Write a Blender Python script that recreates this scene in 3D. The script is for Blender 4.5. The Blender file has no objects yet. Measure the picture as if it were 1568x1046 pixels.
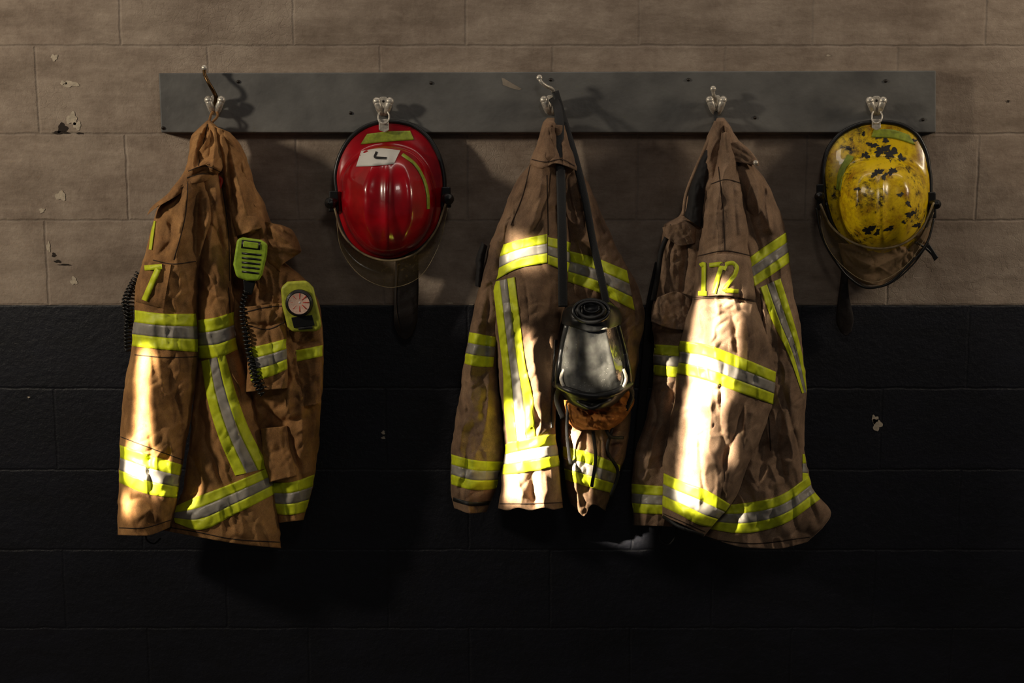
import bpy, math, random
import numpy as np
from mathutils import Vector
S=bpy.context.scene
S.view_settings.view_transform='Standard'
random.seed(3)
# ---------------------------------------------------------------- camera
TH=math.radians(9.6); F=1568*50/36.0
C=np.array([0,-3.418,1.708])
cam=bpy.data.cameras.new('camera'); cam.lens=50; cam.sensor_width=36
co=bpy.data.objects.new('camera',cam); S.collection.objects.link(co)
co.location=C; co.rotation_euler=(math.pi/2-TH,0,0); S.camera=co
def P(u,v,d):
    """survey coordinates (traced on a 1568-wide print) + stand-off d from the wall (m) -> world metres"""
    u=np.asarray(u,float);v=np.asarray(v,float);d=np.asarray(d,float)
    a=(u-784)/F; b=-(v-522.7)/F
    dx=a; dy=math.cos(TH)+b*math.sin(TH); dz=-math.sin(TH)+b*math.cos(TH)
    t=(-d-C[1])/dy
    return np.stack([C[0]+t*dx, np.broadcast_to(-d,np.shape(t*dx)), C[2]+t*dz],-1)
def srgb(r,g,b):
    f=lambda c:(c/255/12.92) if c/255<=.04045 else ((c/255+.055)/1.055)**2.4
    return (f(r),f(g),f(b),1)
# ---------------------------------------------------------------- materials
def newmat(name):
    m=bpy.data.materials.new(name); m.use_nodes=True
    nt=m.node_tree; b=nt.nodes['Principled BSDF']; return m,nt,b
def nd(nt,t,**k):
    n=nt.nodes.new(t)
    for a,v in k.items(): setattr(n,a,v)
    return n
def simple(name,col,rough=.5,metal=0,var=.25,nscale=30,bump=.1,bscale=200,coat=0,dark=None):
    m,nt,b=newmat(name); L=nt.links.new
    g=nd(nt,'ShaderNodeNewGeometry')
    n=nd(nt,'ShaderNodeTexNoise'); n.inputs['Scale'].default_value=nscale; n.inputs['Detail'].default_value=6
    L(g.outputs['Position'],n.inputs['Vector'])
    r=nd(nt,'ShaderNodeValToRGB'); r.color_ramp.elements[0].position=.3; r.color_ramp.elements[1].position=.7
    dk=dark or tuple(c*(1-var) for c in col[:3])+(1,)
    r.color_ramp.elements[0].color=dk; r.color_ramp.elements[1].color=col
    L(n.outputs['Fac'],r.inputs['Fac']); L(r.outputs['Color'],b.inputs['Base Color'])
    b.inputs['Roughness'].default_value=rough; b.inputs['Metallic'].default_value=metal
    b.inputs['Coat Weight'].default_value=coat
    if bump:
        n2=nd(nt,'ShaderNodeTexNoise'); n2.inputs['Scale'].default_value=bscale; n2.inputs['Detail'].default_value=4
        L(g.outputs['Position'],n2.inputs['Vector'])
        bp=nd(nt,'ShaderNodeBump'); bp.inputs['Strength'].default_value=bump; bp.inputs['Distance'].default_value=.002
        L(n2.outputs['Fac'],bp.inputs['Height']); L(bp.outputs['Normal'],b.inputs['Normal'])
    return m
def cloth(name,c1,c2,c3):
    m,nt,b=newmat(name); L=nt.links.new
    g=nd(nt,'ShaderNodeNewGeometry')
    n=nd(nt,'ShaderNodeTexNoise'); n.inputs['Scale'].default_value=9; n.inputs['Detail'].default_value=9; n.inputs['Roughness'].default_value=.7
    L(g.outputs['Position'],n.inputs['Vector'])
    r=nd(nt,'ShaderNodeValToRGB'); e=r.color_ramp.elements
    e[0].position=.33; e[0].color=c1; e[1].position=.68; e[1].color=c3
    x=e.new(.5); x.color=c2
    L(n.outputs['Fac'],r.inputs['Fac'])
    gn=nd(nt,'ShaderNodeTexNoise'); gn.inputs['Scale'].default_value=5; gn.inputs['Detail'].default_value=10; gn.inputs['Roughness'].default_value=.75; gn.inputs['Distortion'].default_value=1.2
    L(g.outputs['Position'],gn.inputs['Vector'])
    gr=nd(nt,'ShaderNodeValToRGB'); gr.color_ramp.elements[0].position=.47; gr.color_ramp.elements[1].position=.68
    gr.color_ramp.elements[0].color=(0,0,0,1); gr.color_ramp.elements[1].color=(.75,.75,.75,1); L(gn.outputs['Fac'],gr.inputs['Fac'])
    gm=nd(nt,'ShaderNodeMixRGB',blend_type='MULTIPLY'); L(gr.outputs['Color'],gm.inputs['Fac']); L(r.outputs['Color'],gm.inputs['Color1']); gm.inputs['Color2'].default_value=(.42,.44,.5,1)
    n3=nd(nt,'ShaderNodeTexNoise'); n3.inputs['Scale'].default_value=650; n3.inputs['Detail'].default_value=2
    L(g.outputs['Position'],n3.inputs['Vector'])
    mx=nd(nt,'ShaderNodeMixRGB',blend_type='OVERLAY'); mx.inputs['Fac'].default_value=.6
    L(gm.outputs['Color'],mx.inputs['Color1']); L(n3.outputs['Fac'],mx.inputs['Color2'])
    L(mx.outputs['Color'],b.inputs['Base Color'])
    b.inputs['Roughness'].default_value=.88
    mp=nd(nt,'ShaderNodeMapping'); mp.inputs['Scale'].default_value=(1.5,1,.55); L(g.outputs['Position'],mp.inputs['Vector'])
    n2=nd(nt,'ShaderNodeTexNoise'); n2.noise_type='RIDGED_MULTIFRACTAL'; n2.inputs['Scale'].default_value=17; n2.inputs['Detail'].default_value=3; n2.inputs['Distortion'].default_value=.8
    L(mp.outputs[0],n2.inputs['Vector'])
    b1=nd(nt,'ShaderNodeBump'); b1.inputs['Strength'].default_value=.6; b1.inputs['Distance'].default_value=.007
    L(n2.outputs['Fac'],b1.inputs['Height'])
    b2=nd(nt,'ShaderNodeBump'); b2.inputs['Strength'].default_value=.45; b2.inputs['Distance'].default_value=.001
    L(n3.outputs['Fac'],b2.inputs['Height']); L(b1.outputs['Normal'],b2.inputs['Normal'])
    L(b2.outputs['Normal'],b.inputs['Normal'])
    return m
M={}
M['c1']=cloth('canvas_golden',srgb(116,79,43),srgb(158,113,65),srgb(186,139,85))
M['c2']=cloth('canvas_brown',srgb(96,72,54),srgb(132,103,78),srgb(156,125,96))
M['c3']=cloth('canvas_tan',srgb(102,79,60),srgb(140,112,88),srgb(166,136,109))
M['lime']=simple('fluorescent_yellow',(.74,.82,.02,1),.55,var=.3,nscale=50,bump=.35,bscale=90)
M['silver']=simple('reflective_silver',srgb(165,158,148),.42,var=.35,nscale=40,bump=.35,bscale=90)
M['black']=simple('black_webbing',srgb(20,19,20),.6,var=.3,bump=.3,bscale=500)
M['lining']=simple('dark_lining',srgb(24,20,20),.8,var=.3)
M['stitch']=simple('seam_thread',srgb(52,36,24),.9,var=.2)  # dark thread colour of the stitched seams
M['steel']=simple('worn_nickel',srgb(232,224,210),.38,.45,var=.5,nscale=180,bump=.15)
M['brass']=simple('aged_brass',srgb(110,85,55),.35,1,var=.4,nscale=120)
M['rubber']=simple('black_rubber',srgb(18,18,18),.38,var=.2,bump=.1)
M['leather']=simple('dark_leather',srgb(30,21,18),.6,var=.4,nscale=25,bump=.3)
M['red']=simple('red_helmet_gloss',srgb(176,8,24),.22,var=.55,nscale=18,bump=.1,bscale=60,coat=.5)
M['white']=simple('white_label',srgb(215,212,205),.5,var=.12)
M['orangebag']=cloth('hood_cloth_orange',srgb(110,66,24),srgb(165,102,40),srgb(188,124,56))
M['beige']=simple('beige_ear_flap',srgb(150,120,88),.8,var=.4,nscale=15,bump=.4)
M['yhelm_lime']=simple('lime_tape',srgb(160,175,50),.45,var=.5,nscale=90)
M['radio']=simple('lime_plastic',srgb(165,196,48),.5,var=.4,nscale=90)
M['torch']=simple('yellow_green_plastic',srgb(188,192,58),.5,var=.4,nscale=90)
M['bolt']=simple('bolt_head',srgb(50,45,42),.5,.6)
M['redloop']=simple('red_tab',srgb(190,50,25),.6)
def yellow_burnt():
    m,nt,b=newmat('yellow_helmet_scorched'); L=nt.links.new
    g=nd(nt,'ShaderNodeNewGeometry')
    v=nd(nt,'ShaderNodeTexNoise'); v.inputs['Scale'].default_value=55; v.inputs['Detail'].default_value=9; v.inputs['Roughness'].default_value=.75; v.inputs['Distortion'].default_value=.3
    L(g.outputs['Position'],v.inputs['Vector'])
    # soot mask varies over the shell
    big=nd(nt,'ShaderNodeTexNoise'); big.inputs['Scale'].default_value=11; big.inputs['Detail'].default_value=3
    L(g.outputs['Position'],big.inputs['Vector'])
    ad=nd(nt,'ShaderNodeMath',operation='MULTIPLY_ADD'); ad.inputs[1].default_value=.55; L(big.outputs['Fac'],ad.inputs[0]); L(v.outputs['Fac'],ad.inputs[2])
    r=nd(nt,'ShaderNodeValToRGB'); e=r.color_ramp.elements; e[0].position=.80; e[0].color=(0,0,0,1); e[1].position=.93; e[1].color=(1,1,1,1)
    L(ad.outputs[0],r.inputs['Fac'])
    n=nd(nt,'ShaderNodeTexNoise'); n.inputs['Scale'].default_value=13; n.inputs['Detail'].default_value=9; n.inputs['Roughness'].default_value=.75
    L(g.outputs['Position'],n.inputs['Vector'])
    r2=nd(nt,'ShaderNodeValToRGB'); r2.color_ramp.elements[0].position=.36; r2.color_ramp.elements[1].position=.54
    r2.color_ramp.elements[0].color=srgb(150,98,14); r2.color_ramp.elements[1].color=srgb(238,202,14)
    L(n.outputs['Fac'],r2.inputs['Fac'])
    mx=nd(nt,'ShaderNodeMixRGB'); L(r.outputs['Color'],mx.inputs['Fac']); L(r2.outputs['Color'],mx.inputs['Color1']); mx.inputs['Color2'].default_value=srgb(38,28,15)
    L(mx.outputs['Color'],b.inputs['Base Color']); b.inputs['Roughness'].default_value=.27; b.inputs['Coat Weight'].default_value=.3
    bp=nd(nt,'ShaderNodeBump'); bp.inputs['Strength'].default_value=.25; bp.inputs['Distance'].default_value=.0015
    L(v.outputs['Fac'],bp.inputs['Height']); L(bp.outputs['Normal'],b.inputs['Normal'])
    return m
M['yellow']=yellow_burnt()
def shieldmat(name,col,op):
    m,nt,b=newmat(name); L=nt.links.new
    g=nd(nt,'ShaderNodeNewGeometry'); n=nd(nt,'ShaderNodeTexNoise'); n.inputs['Scale'].default_value=160; n.inputs['Detail'].default_value=4
    L(g.outputs['Position'],n.inputs['Vector'])
    r=nd(nt,'ShaderNodeValToRGB'); r.color_ramp.elements[0].position=.58; r.color_ramp.elements[1].position=.70
    r.color_ramp.elements[0].color=(op,op,op,1); r.color_ramp.elements[1].color=(min(1,op+.5),)*3+(1,)
    L(n.outputs['Fac'],r.inputs['Fac']); L(r.outputs['Color'],b.inputs['Alpha'])
    b.inputs['Base Color'].default_value=col; b.inputs['Roughness'].default_value=.15
    return m
M['shield']=shieldmat('scratched_clear_visor',srgb(80,66,38),.25)
def lensmat():
    m,nt,b=newmat('clear_mask_lens'); L=nt.links.new
    g=nd(nt,'ShaderNodeNewGeometry')
    v=nd(nt,'ShaderNodeTexVoronoi'); v.inputs['Scale'].default_value=190; L(g.outputs['Position'],v.inputs['Vector'])
    r=nd(nt,'ShaderNodeValToRGB'); r.color_ramp.elements[0].position=.12; r.color_ramp.elements[1].position=.2
    r.color_ramp.elements[0].color=srgb(190,188,178); r.color_ramp.elements[1].color=srgb(70,71,70); L(v.outputs['Distance'],r.inputs['Fac'])
    n=nd(nt,'ShaderNodeTexNoise'); n.inputs['Scale'].default_value=22; n.inputs['Detail'].default_value=5; L(g.outputs['Position'],n.inputs['Vector'])
    rn=nd(nt,'ShaderNodeValToRGB'); rn.color_ramp.elements[0].position=.35; rn.color_ramp.elements[1].position=.65; rn.color_ramp.elements[0].color=srgb(44,44,44); rn.color_ramp.elements[1].color=srgb(112,111,106); L(n.outputs['Fac'],rn.inputs['Fac'])
    rm_=nd(nt,'ShaderNodeValToRGB'); rm_.color_ramp.elements[0].position=.56; rm_.color_ramp.elements[1].position=.6; L(n.outputs['Fac'],rm_.inputs['Fac'])
    mx=nd(nt,'ShaderNodeMixRGB',blend_type='LIGHTEN'); L(rm_.outputs['Color'],mx.inputs['Fac']); L(rn.outputs['Color'],mx.inputs['Color1']); L(r.outputs['Color'],mx.inputs['Color2'])
    L(mx.outputs['Color'],b.inputs['Base Color']); b.inputs['Metallic'].default_value=.35; b.inputs['Roughness'].default_value=.14; b.inputs['Coat Weight'].default_value=.9; b.inputs['Coat Roughness'].default_value=.05
    bp=nd(nt,'ShaderNodeBump',invert=True); bp.inputs['Strength'].default_value=.3; bp.inputs['Distance'].default_value=.001; L(v.outputs['Distance'],bp.inputs['Height']); L(bp.outputs['Normal'],b.inputs['Normal'])
    return m
M['masklens']=lensmat()
# walls
def wallmat(name,cA,cB,rough,navy):
    m,nt,b=newmat(name); L=nt.links.new
    g=nd(nt,'ShaderNodeNewGeometry')
    sp=nd(nt,'ShaderNodeSeparateXYZ'); L(g.outputs['Position'],sp.inputs[0])
    ax=nd(nt,'ShaderNodeMath',operation='ADD'); ax.inputs[1].default_value=.1075+20*.4064; L(sp.outputs['X'],ax.inputs[0])
    az=nd(nt,'ShaderNodeMath',operation='ADD'); az.inputs[1].default_value=-1.2192+10*.2055; L(sp.outputs['Z'],az.inputs[0])
    cb=nd(nt,'ShaderNodeCombineXYZ'); L(ax.outputs[0],cb.inputs[0]); L(az.outputs[0],cb.inputs[1])
    nw=nd(nt,'ShaderNodeTexNoise'); nw.inputs['Scale'].default_value=22; nw.inputs['Detail'].default_value=4; L(g.outputs['Position'],nw.inputs['Vector'])
    vm=nd(nt,'ShaderNodeVectorMath',operation='SCALE'); vm.inputs['Scale'].default_value=.008; L(nw.outputs['Color'],vm.inputs[0])
    va=nd(nt,'ShaderNodeVectorMath',operation='ADD'); L(cb.outputs[0],va.inputs[0]); L(vm.outputs[0],va.inputs[1])
    sb=nd(nt,'ShaderNodeVectorMath',operation='SUBTRACT'); sb.inputs[1].default_value=(.004,.004,0); L(va.outputs[0],sb.inputs[0])
    br=nd(nt,'ShaderNodeTexBrick'); br.offset=.5; br.inputs['Scale'].default_value=1; br.inputs['Brick Width'].default_value=.4064; br.inputs['Row Height'].default_value=.2055
    br.inputs['Mortar Size'].default_value=.005; br.inputs['Mortar Smooth'].default_value=1
    br.inputs['Color1'].default_value=(.42,.42,.42,1); br.inputs['Color2'].default_value=(.58,.58,.58,1)
    L(sb.outputs[0],br.inputs['Vector'])
    n=nd(nt,'ShaderNodeTexNoise'); n.inputs['Scale'].default_value=4.5; n.inputs['Detail'].default_value=14; n.inputs['Roughness'].default_value=.8
    L(g.outputs['Position'],n.inputs['Vector'])
    r=nd(nt,'ShaderNodeValToRGB'); r.color_ramp.elements[0].position=.36; r.color_ramp.elements[1].position=.64
    r.color_ramp.elements[0].color=cA; r.color_ramp.elements[1].color=cB
    L(n.outputs['Fac'],r.inputs['Fac'])
    mx=nd(nt,'ShaderNodeMixRGB',blend_type='OVERLAY'); mx.inputs['Fac'].default_value=.22; L(r.outputs['Color'],mx.inputs['Color1']); L(br.outputs['Color'],mx.inputs['Color2'])
    md=nd(nt,'ShaderNodeMixRGB',blend_type='MULTIPLY'); L(mx.outputs['Color'],md.inputs['Color1']); md.inputs['Color2'].default_value=(1,1,1,1) if navy else (1.16,1.18,1.2,1)
    L(br.outputs['Fac'],md.inputs['Fac'])
    mp=nd(nt,'ShaderNodeMapping'); mp.inputs['Scale'].default_value=(1.2,1,5); L(g.outputs['Position'],mp.inputs['Vector'])
    ns=nd(nt,'ShaderNodeTexNoise'); ns.inputs['Scale'].default_value=2.5; ns.inputs['Detail'].default_value=12; ns.inputs['Roughness'].default_value=.75; L(mp.outputs[0],ns.inputs['Vector'])
    rs=nd(nt,'ShaderNodeValToRGB'); rs.color_ramp.elements[0].position=.33; rs.color_ramp.elements[1].position=.58; rs.color_ramp.elements[0].color=(.58,.55,.52,1); L(ns.outputs['Fac'],rs.inputs['Fac'])
    m2=nd(nt,'ShaderNodeMixRGB',blend_type='MULTIPLY'); m2.inputs['Fac'].default_value=1; L(md.outputs['Color'],m2.inputs['Color1']); L(rs.outputs['Color'],m2.inputs['Color2'])
    L(m2.outputs['Color'],b.inputs['Base Color']); b.inputs['Roughness'].default_value=rough
    n2=nd(nt,'ShaderNodeTexNoise'); n2.inputs['Scale'].default_value=60; n2.inputs['Detail'].default_value=9; n2.inputs['Roughness'].default_value=.7; L(g.outputs['Position'],n2.inputs['Vector'])
    n4=nd(nt,'ShaderNodeTexVoronoi',feature='DISTANCE_TO_EDGE'); n4.inputs['Scale'].default_value=75; L(g.outputs['Position'],n4.inputs['Vector'])
    n5=nd(nt,'ShaderNodeTexNoise'); n5.inputs['Scale'].default_value=2.2; L(g.outputs['Position'],n5.inputs['Vector'])
    r5=nd(nt,'ShaderNodeValToRGB'); r5.color_ramp.elements[0].position=.52; r5.color_ramp.elements[1].position=.62; L(n5.outputs['Fac'],r5.inputs['Fac'])
    r4=nd(nt,'ShaderNodeValToRGB'); r4.color_ramp.elements[0].position=.0; r4.color_ramp.elements[1].position=.06; L(n4.outputs['Distance'],r4.inputs['Fac'])
    inv=nd(nt,'ShaderNodeMath',operation='SUBTRACT'); inv.inputs[0].default_value=1; L(r4.outputs['Color'],inv.inputs[1])
    ck=nd(nt,'ShaderNodeMath',operation='MULTIPLY'); L(inv.outputs[0],ck.inputs[0]); L(r5.outputs['Color'],ck.inputs[1])
    b0=nd(nt,'ShaderNodeBump',invert=True); b0.inputs['Strength'].default_value=.3 if navy else .55; b0.inputs['Distance'].default_value=.003; L(br.outputs['Fac'],b0.inputs['Height'])
    b1=nd(nt,'ShaderNodeBump',invert=True); b1.inputs['Strength'].default_value=.0 if navy else .45; b1.inputs['Distance'].default_value=.001; L(ck.outputs[0],b1.inputs['Height']); L(b0.outputs['Normal'],b1.inputs['Normal'])
    b2=nd(nt,'ShaderNodeBump'); b2.inputs['Strength'].default_value=.6; b2.inputs['Distance'].default_value=.004; L(n2.outputs['Fac'],b2.inputs['Height']); L(b1.outputs['Normal'],b2.inputs['Normal'])
    L(b2.outputs['Normal'],b.inputs['Normal'])
    return m
M['wall_tan']=wallmat('painted_block_tan',srgb(140,122,107),srgb(184,167,150),.8,False)
M['wall_navy']=wallmat('painted_block_navy',srgb(16,17,24),srgb(24,25,35),.42,True)
M['chip']=simple('exposed_block_chip',srgb(205,190,168),.9,var=.3,nscale=80,bump=.5)
M['chipd']=simple('block_hole',srgb(52,42,35),.95,var=.4)
M['board']=simple('grey_painted_wood',srgb(116,115,112),.58,var=.3,nscale=9,bump=.6,bscale=45,dark=srgb(82,81,80))
M['board_glint']=simple('painted_glint',srgb(165,152,136),.7,var=.35,nscale=60)  # pale colour painting a light glint on the board
M['floor']=simple('concrete_floor',srgb(70,68,66),.7,var=.3,nscale=5,bump=.3)
# ---------------------------------------------------------------- mesh helpers
def empty(name,loc=(0,0,0)):
    o=bpy.data.objects.new(name,None); o.empty_display_size=.05; S.collection.objects.link(o); o.location=loc; return o
def mkobj(name,V,Fc,mats,parent=None,midx=None,smooth=True):
    me=bpy.data.meshes.new(name); me.from_pydata([tuple(map(float,v)) for v in V],[],[tuple(map(int,f)) for f in Fc])
    for m in mats: me.materials.append(m)
    if midx is not None: me.polygons.foreach_set('material_index',np.array(midx,dtype=np.int32))
    me.polygons.foreach_set('use_smooth',[smooth]*len(me.polygons)); me.update()
    o=bpy.data.objects.new(name,me); S.collection.objects.link(o)
    if parent: o.parent=parent
    return o
def hsh(ix,iy,s):
    h=np.sin(ix*127.1+iy*311.7+s*74.7)*43758.5453; return h-np.floor(h)
def vn(x,y,s=0):
    ix=np.floor(x);iy=np.floor(y);fx=x-ix;fy=y-iy
    fx=fx*fx*fx*(fx*(fx*6-15)+10);fy=fy*fy*fy*(fy*(fy*6-15)+10)
    a=hsh(ix,iy,s);b=hsh(ix+1,iy,s);c=hsh(ix,iy+1,s);d=hsh(ix+1,iy+1,s)
    return a+(b-a)*fx+(c-a)*fy+(a-b-c+d)*fx*fy
def pch(xs,ys):
    xs=np.array(xs,float);ys=np.array(ys,float)
    if len(xs)==1: return lambda q:np.full(np.shape(q),ys[0])
    h=np.diff(xs);dl=np.diff(ys)/h;m=np.zeros(len(xs));m[0]=dl[0];m[-1]=dl[-1]
    for i in range(1,len(xs)-1):
        if dl[i-1]*dl[i]>0: m[i]=2*dl[i-1]*dl[i]/(dl[i-1]+dl[i])
    def f(q):
        q=np.clip(np.asarray(q,float),xs[0],xs[-1]); i=np.clip(np.searchsorted(xs,q)-1,0,len(xs)-2)
        t=(q-xs[i])/h[i]
        return (2*t**3-3*t**2+1)*ys[i]+(t**3-2*t**2+t)*h[i]*m[i]+(-2*t**3+3*t**2)*ys[i+1]+(t**3-t**2)*h[i]*m[i+1]
    return f
def resample(pts,n,smooth=True):
    p=np.array(pts,float)
    d=np.concatenate([[0],np.cumsum(np.linalg.norm(np.diff(p,axis=0),axis=1))]); q=np.linspace(0,d[-1],n)
    if smooth and len(p)>2:
        m=np.gradient(p,d,axis=0); i=np.clip(np.searchsorted(d,q)-1,0,len(p)-2); h=(d[i+1]-d[i])[:,None]; t=((q-d[i])[:,None])/h
        return (2*t**3-3*t**2+1)*p[i]+(t**3-2*t**2+t)*h*m[i]+(-2*t**3+3*t**2)*p[i+1]+(t**3-t**2)*h*m[i+1]
    return np.stack([np.interp(q,d,p[:,k]) for k in range(p.shape[1])],-1)
def polydist(x,y,pts):
    best=np.full(x.shape,1e9);tau=np.zeros(x.shape);n=len(pts)-1
    for i in range(n):
        a=pts[i];b=pts[i+1];vx=b[0]-a[0];vy=b[1]-a[1];l=vx*vx+vy*vy
        t=np.clip(((x-a[0])*vx+(y-a[1])*vy)/l,0,1)
        d=np.hypot(x-a[0]-t*vx,y-a[1]-t*vy)
        w=d<best; best=np.where(w,d,best); tau=np.where(w,(i+t)/n,tau)
    return best,tau
class Panel:
    def __init__(s,L,R,top,bot,D,base,p=2.3,folds=(),wr=(.006,26,80,3.0),seed=1,topr=0,back=.35,wob=1.8):
        s.fl=pch([q[1] for q in L],[q[0] for q in L]); s.fr=pch([q[1] for q in R],[q[0] for q in R])
        s.ft=pch(*zip(*top)) if isinstance(top,list) else (lambda q:np.full(np.shape(q),float(top)))
        s.fb=pch(*zip(*bot)) if isinstance(bot,list) else (lambda q:np.full(np.shape(q),float(bot)))
        s.base=pch(*zip(*base)) if isinstance(base,list) else (lambda q:np.full(np.shape(q),float(base)))
        s.D=D;s.p=p;s.folds=folds;s.wr=wr;s.seed=seed;s.topr=topr;s.back=back;s.wob=wob
        s.y0=min(L[0][1],R[0][1]); s.y1=max(L[-1][1],R[-1][1])
    def xl(s,y): return s.fl(y)+((vn(y/22,y*0+.5,s.seed)-.5)*2+(vn(y/8,y*0+.5,s.seed+5)-.5)*.8)*s.wob
    def xr(s,y): return s.fr(y)+((vn(y/22,y*0+.5,s.seed+9)-.5)*2+(vn(y/8,y*0+.5,s.seed+6)-.5)*.8)*s.wob
    def prof(s,x,y):
        a=s.xl(y);b=s.xr(y);t=np.clip((x-a)/np.maximum(b-a,1e-3),0,1)
        pr=np.clip(1-np.abs(2*t-1)**s.p,0,1)**(1/s.p)
        if s.topr:
            q=np.clip((y-s.ft(t))/s.topr,0,1); pr=pr*np.sqrt(np.clip(1-(1-q)**2,0,1))
        return pr
    def H(s,x,y):
        x=np.asarray(x,float);y=np.asarray(y,float)
        pr=s.prof(x,y); h=s.D*pr
        am,sc,ang,st=s.wr; a=math.radians(ang)
        wx=x+14*(vn(x/40,y/40,s.seed+3)-.5); wy=y+14*(vn(x/40,y/40,s.seed+4)-.5)
        al=(wx*math.cos(a)+wy*math.sin(a))/(sc*st); ac=(-wx*math.sin(a)+wy*math.cos(a))/sc
        n=np.abs(2*vn(al,ac,s.seed)-1)          # pinched valleys between rounded folds
        n2=1-np.abs(2*vn(al*1.9+5,ac*1.9,s.seed+2)-1)
        a2=a+.9; bl=(wx*math.cos(a2)+wy*math.sin(a2))/(sc*1.1); bc=(-wx*math.sin(a2)+wy*math.cos(a2))/(sc*.45)
        n3=np.abs(2*vn(bl,bc,s.seed+7)-1)
        w=am*1.15*(1.1*n**.75+.55*n2**1.6+.45*n3**.8-.95)
        for f in s.folds:
            pts,wd,amp=f; d,t=polydist(x,y,pts)
            w=w+amp*1.15*np.exp(-(d/wd)**1.5)*np.sqrt(np.clip(np.sin(math.pi*np.clip(t,.0,1)),0,1)+.02)
        return s.base(y)+h+w*np.minimum(1,pr*1.3)
    def Hb(s,x,y):
        h=s.base(y)-s.D*s.back*s.prof(x,y)
        return np.where(y<212,np.maximum(h,.0435),h)
    def clampx(s,x,y,m=.6):
        return np.clip(x,s.xl(y)+m,s.xr(y)-m)
    def build(s,name,mat,parent,res=1.8):
        W=max(float(np.max(s.xr(np.linspace(s.y0,s.y1,20))-s.xl(np.linspace(s.y0,s.y1,20)))),4)
        ns=int(np.clip(W/res,8,110)); nt=int(np.clip((s.y1-s.y0)/res,6,340))
        u=np.linspace(0,1,ns+1); sv=.5*u+.5*(.5-.5*np.cos(math.pi*u)); sv[0]=0;sv[-1]=1
        T,SV=np.meshgrid(np.linspace(0,1,nt+1),sv,indexing='ij')
        Y=s.ft(SV)+(s.fb(SV)-s.ft(SV))*T; X=s.xl(Y)+SV*(s.xr(Y)-s.xl(Y))
        Fv=P(X,Y,np.maximum(s.H(X,Y),.004)).reshape(-1,3); Bv=P(X,Y,np.maximum(s.Hb(X,Y),.003)).reshape(-1,3)
        n=ns+1;N=len(Fv);fc=[]
        for j in range(nt):
            o=j*n
            for i in range(ns):
                fc.append((o+i,o+n+i,o+n+i+1,o+i+1)); fc.append((N+o+i,N+o+i+1,N+o+n+i+1,N+o+n+i))
            fc.append((o,N+o,N+o+n,o+n)); fc.append((o+ns,o+n+ns,N+o+n+ns,N+o+ns))
        o=nt*n
        for i in range(ns):
            fc.append((o+i,N+o+i,N+o+i+1,o+i+1)); fc.append((i,i+1,N+i+1,N+i))
        return mkobj(name,np.concatenate([Fv,Bv]),fc,[mat],parent)
def ribbon(name,pan,top,bot,mats,parent,fr=None,off=.0025,clip=True,smooth=True,sub=5):
    A0=np.array(top,float);ln=np.sum(np.linalg.norm(np.diff(A0,axis=0),axis=1)); n=int(max(6,ln/1.9))
    A=resample(top,n,smooth);B=resample(bot,n,smooth)
    k=len(mats); fr=fr or [i/k for i in range(k+1)]
    V=[];fc=[];mi=[]
    for b in range(k):
        vs=list(np.linspace(fr[b],fr[b+1],sub+1)); offs=[off]*len(vs)
        vs=[vs[0]]+vs+[vs[-1]]; offs=[-.002]+offs+[-.002]
        st=len(V)
        for v,of in zip(vs,offs):
            Q=A+(B-A)*v; x=Q[:,0];y=Q[:,1]
            if clip: x=pan.clampx(x,y)
            V.extend(P(x,y,pan.H(x,y)+of))
        for j in range(len(vs)-1):
            for i in range(n-1):
                a=st+j*n+i; fc.append((a,a+n,a+n+1,a+1)); mi.append(b)
    return mkobj(name,V,fc,[M[m] for m in mats],parent,mi)
LS=['lime','silver','lime']
def offs(pts,w):
    p=np.array(pts,float); t=np.gradient(p,axis=0); t/=np.linalg.norm(t,axis=1)[:,None]+1e-9; nn=np.stack([-t[:,1],t[:,0]],-1)
    if np.ndim(w)==0: w=np.full(len(p),w)
    return p+nn*(w[:,None]/2),p-nn*(w[:,None]/2)
def stroke(name,pan,pts,w,mat,parent,off=.0015,clip=True,smooth=False):
    ln=np.sum(np.linalg.norm(np.diff(np.array(pts,float),axis=0),axis=1))
    p=resample(pts,int(max(len(pts)*2,ln/2.5)),smooth)
    a,b=offs(p,w); return ribbon(name,pan,a,b,[mat],parent,off=off,clip=clip,smooth=False,sub=2)
def tube(name,pts,r,mat,parent,smooth=True,n=None,rs=None,closed=False,seg=10,flat=1.0):
    """pts are (u,v,depth); r in metres"""
    p=np.array(pts,float)
    if closed: p=np.vstack([p,p[:1]])
    ln=np.sum(np.linalg.norm(np.diff(p[:,:2],axis=0),axis=1)); n=n or int(max(8,ln/3))
    sc=p.copy(); sc[:,2]*=650; q=resample(sc,n,smooth); q[:,2]/=650
    W=P(q[:,0],q[:,1],q[:,2]); return sweep(name,W,r,mat,parent,rs,closed,seg,flat)
def sweep(name,W,r,mat,parent,rs=None,closed=False,seg=10,flat=1.0):
    n=len(W); T=np.gradient(W,axis=0)
    if closed: T[0]=T[-1]=W[1]-W[-2]
    T/=np.linalg.norm(T,axis=1)[:,None]+1e-12
    up=np.array([0,-1.0,0]); V=[];fc=[]
    for i in range(n):
        s=np.cross(T[i],up); l=np.linalg.norm(s)
        if l<.15: s=np.cross(T[i],[1,0,0]); l=np.linalg.norm(s)
        s/=l; u=np.cross(s,T[i]); rr=r if rs is None else float(np.interp(i/(n-1),np.linspace(0,1,len(rs)),rs))
        for k in range(seg):
            a=2*math.pi*k/seg; V.append(W[i]+rr*(math.cos(a)*s+math.sin(a)*u*flat))
    for i in range(n-1):
        for k in range(seg):
            a=i*seg+k;b=i*seg+(k+1)%seg; fc.append((a,b,b+seg,a+seg))
    fc.append(tuple(range(seg))[::-1]); fc.append(tuple((n-1)*seg+k for k in range(seg)))
    return mkobj(name,V,fc,[mat],parent)
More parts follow.
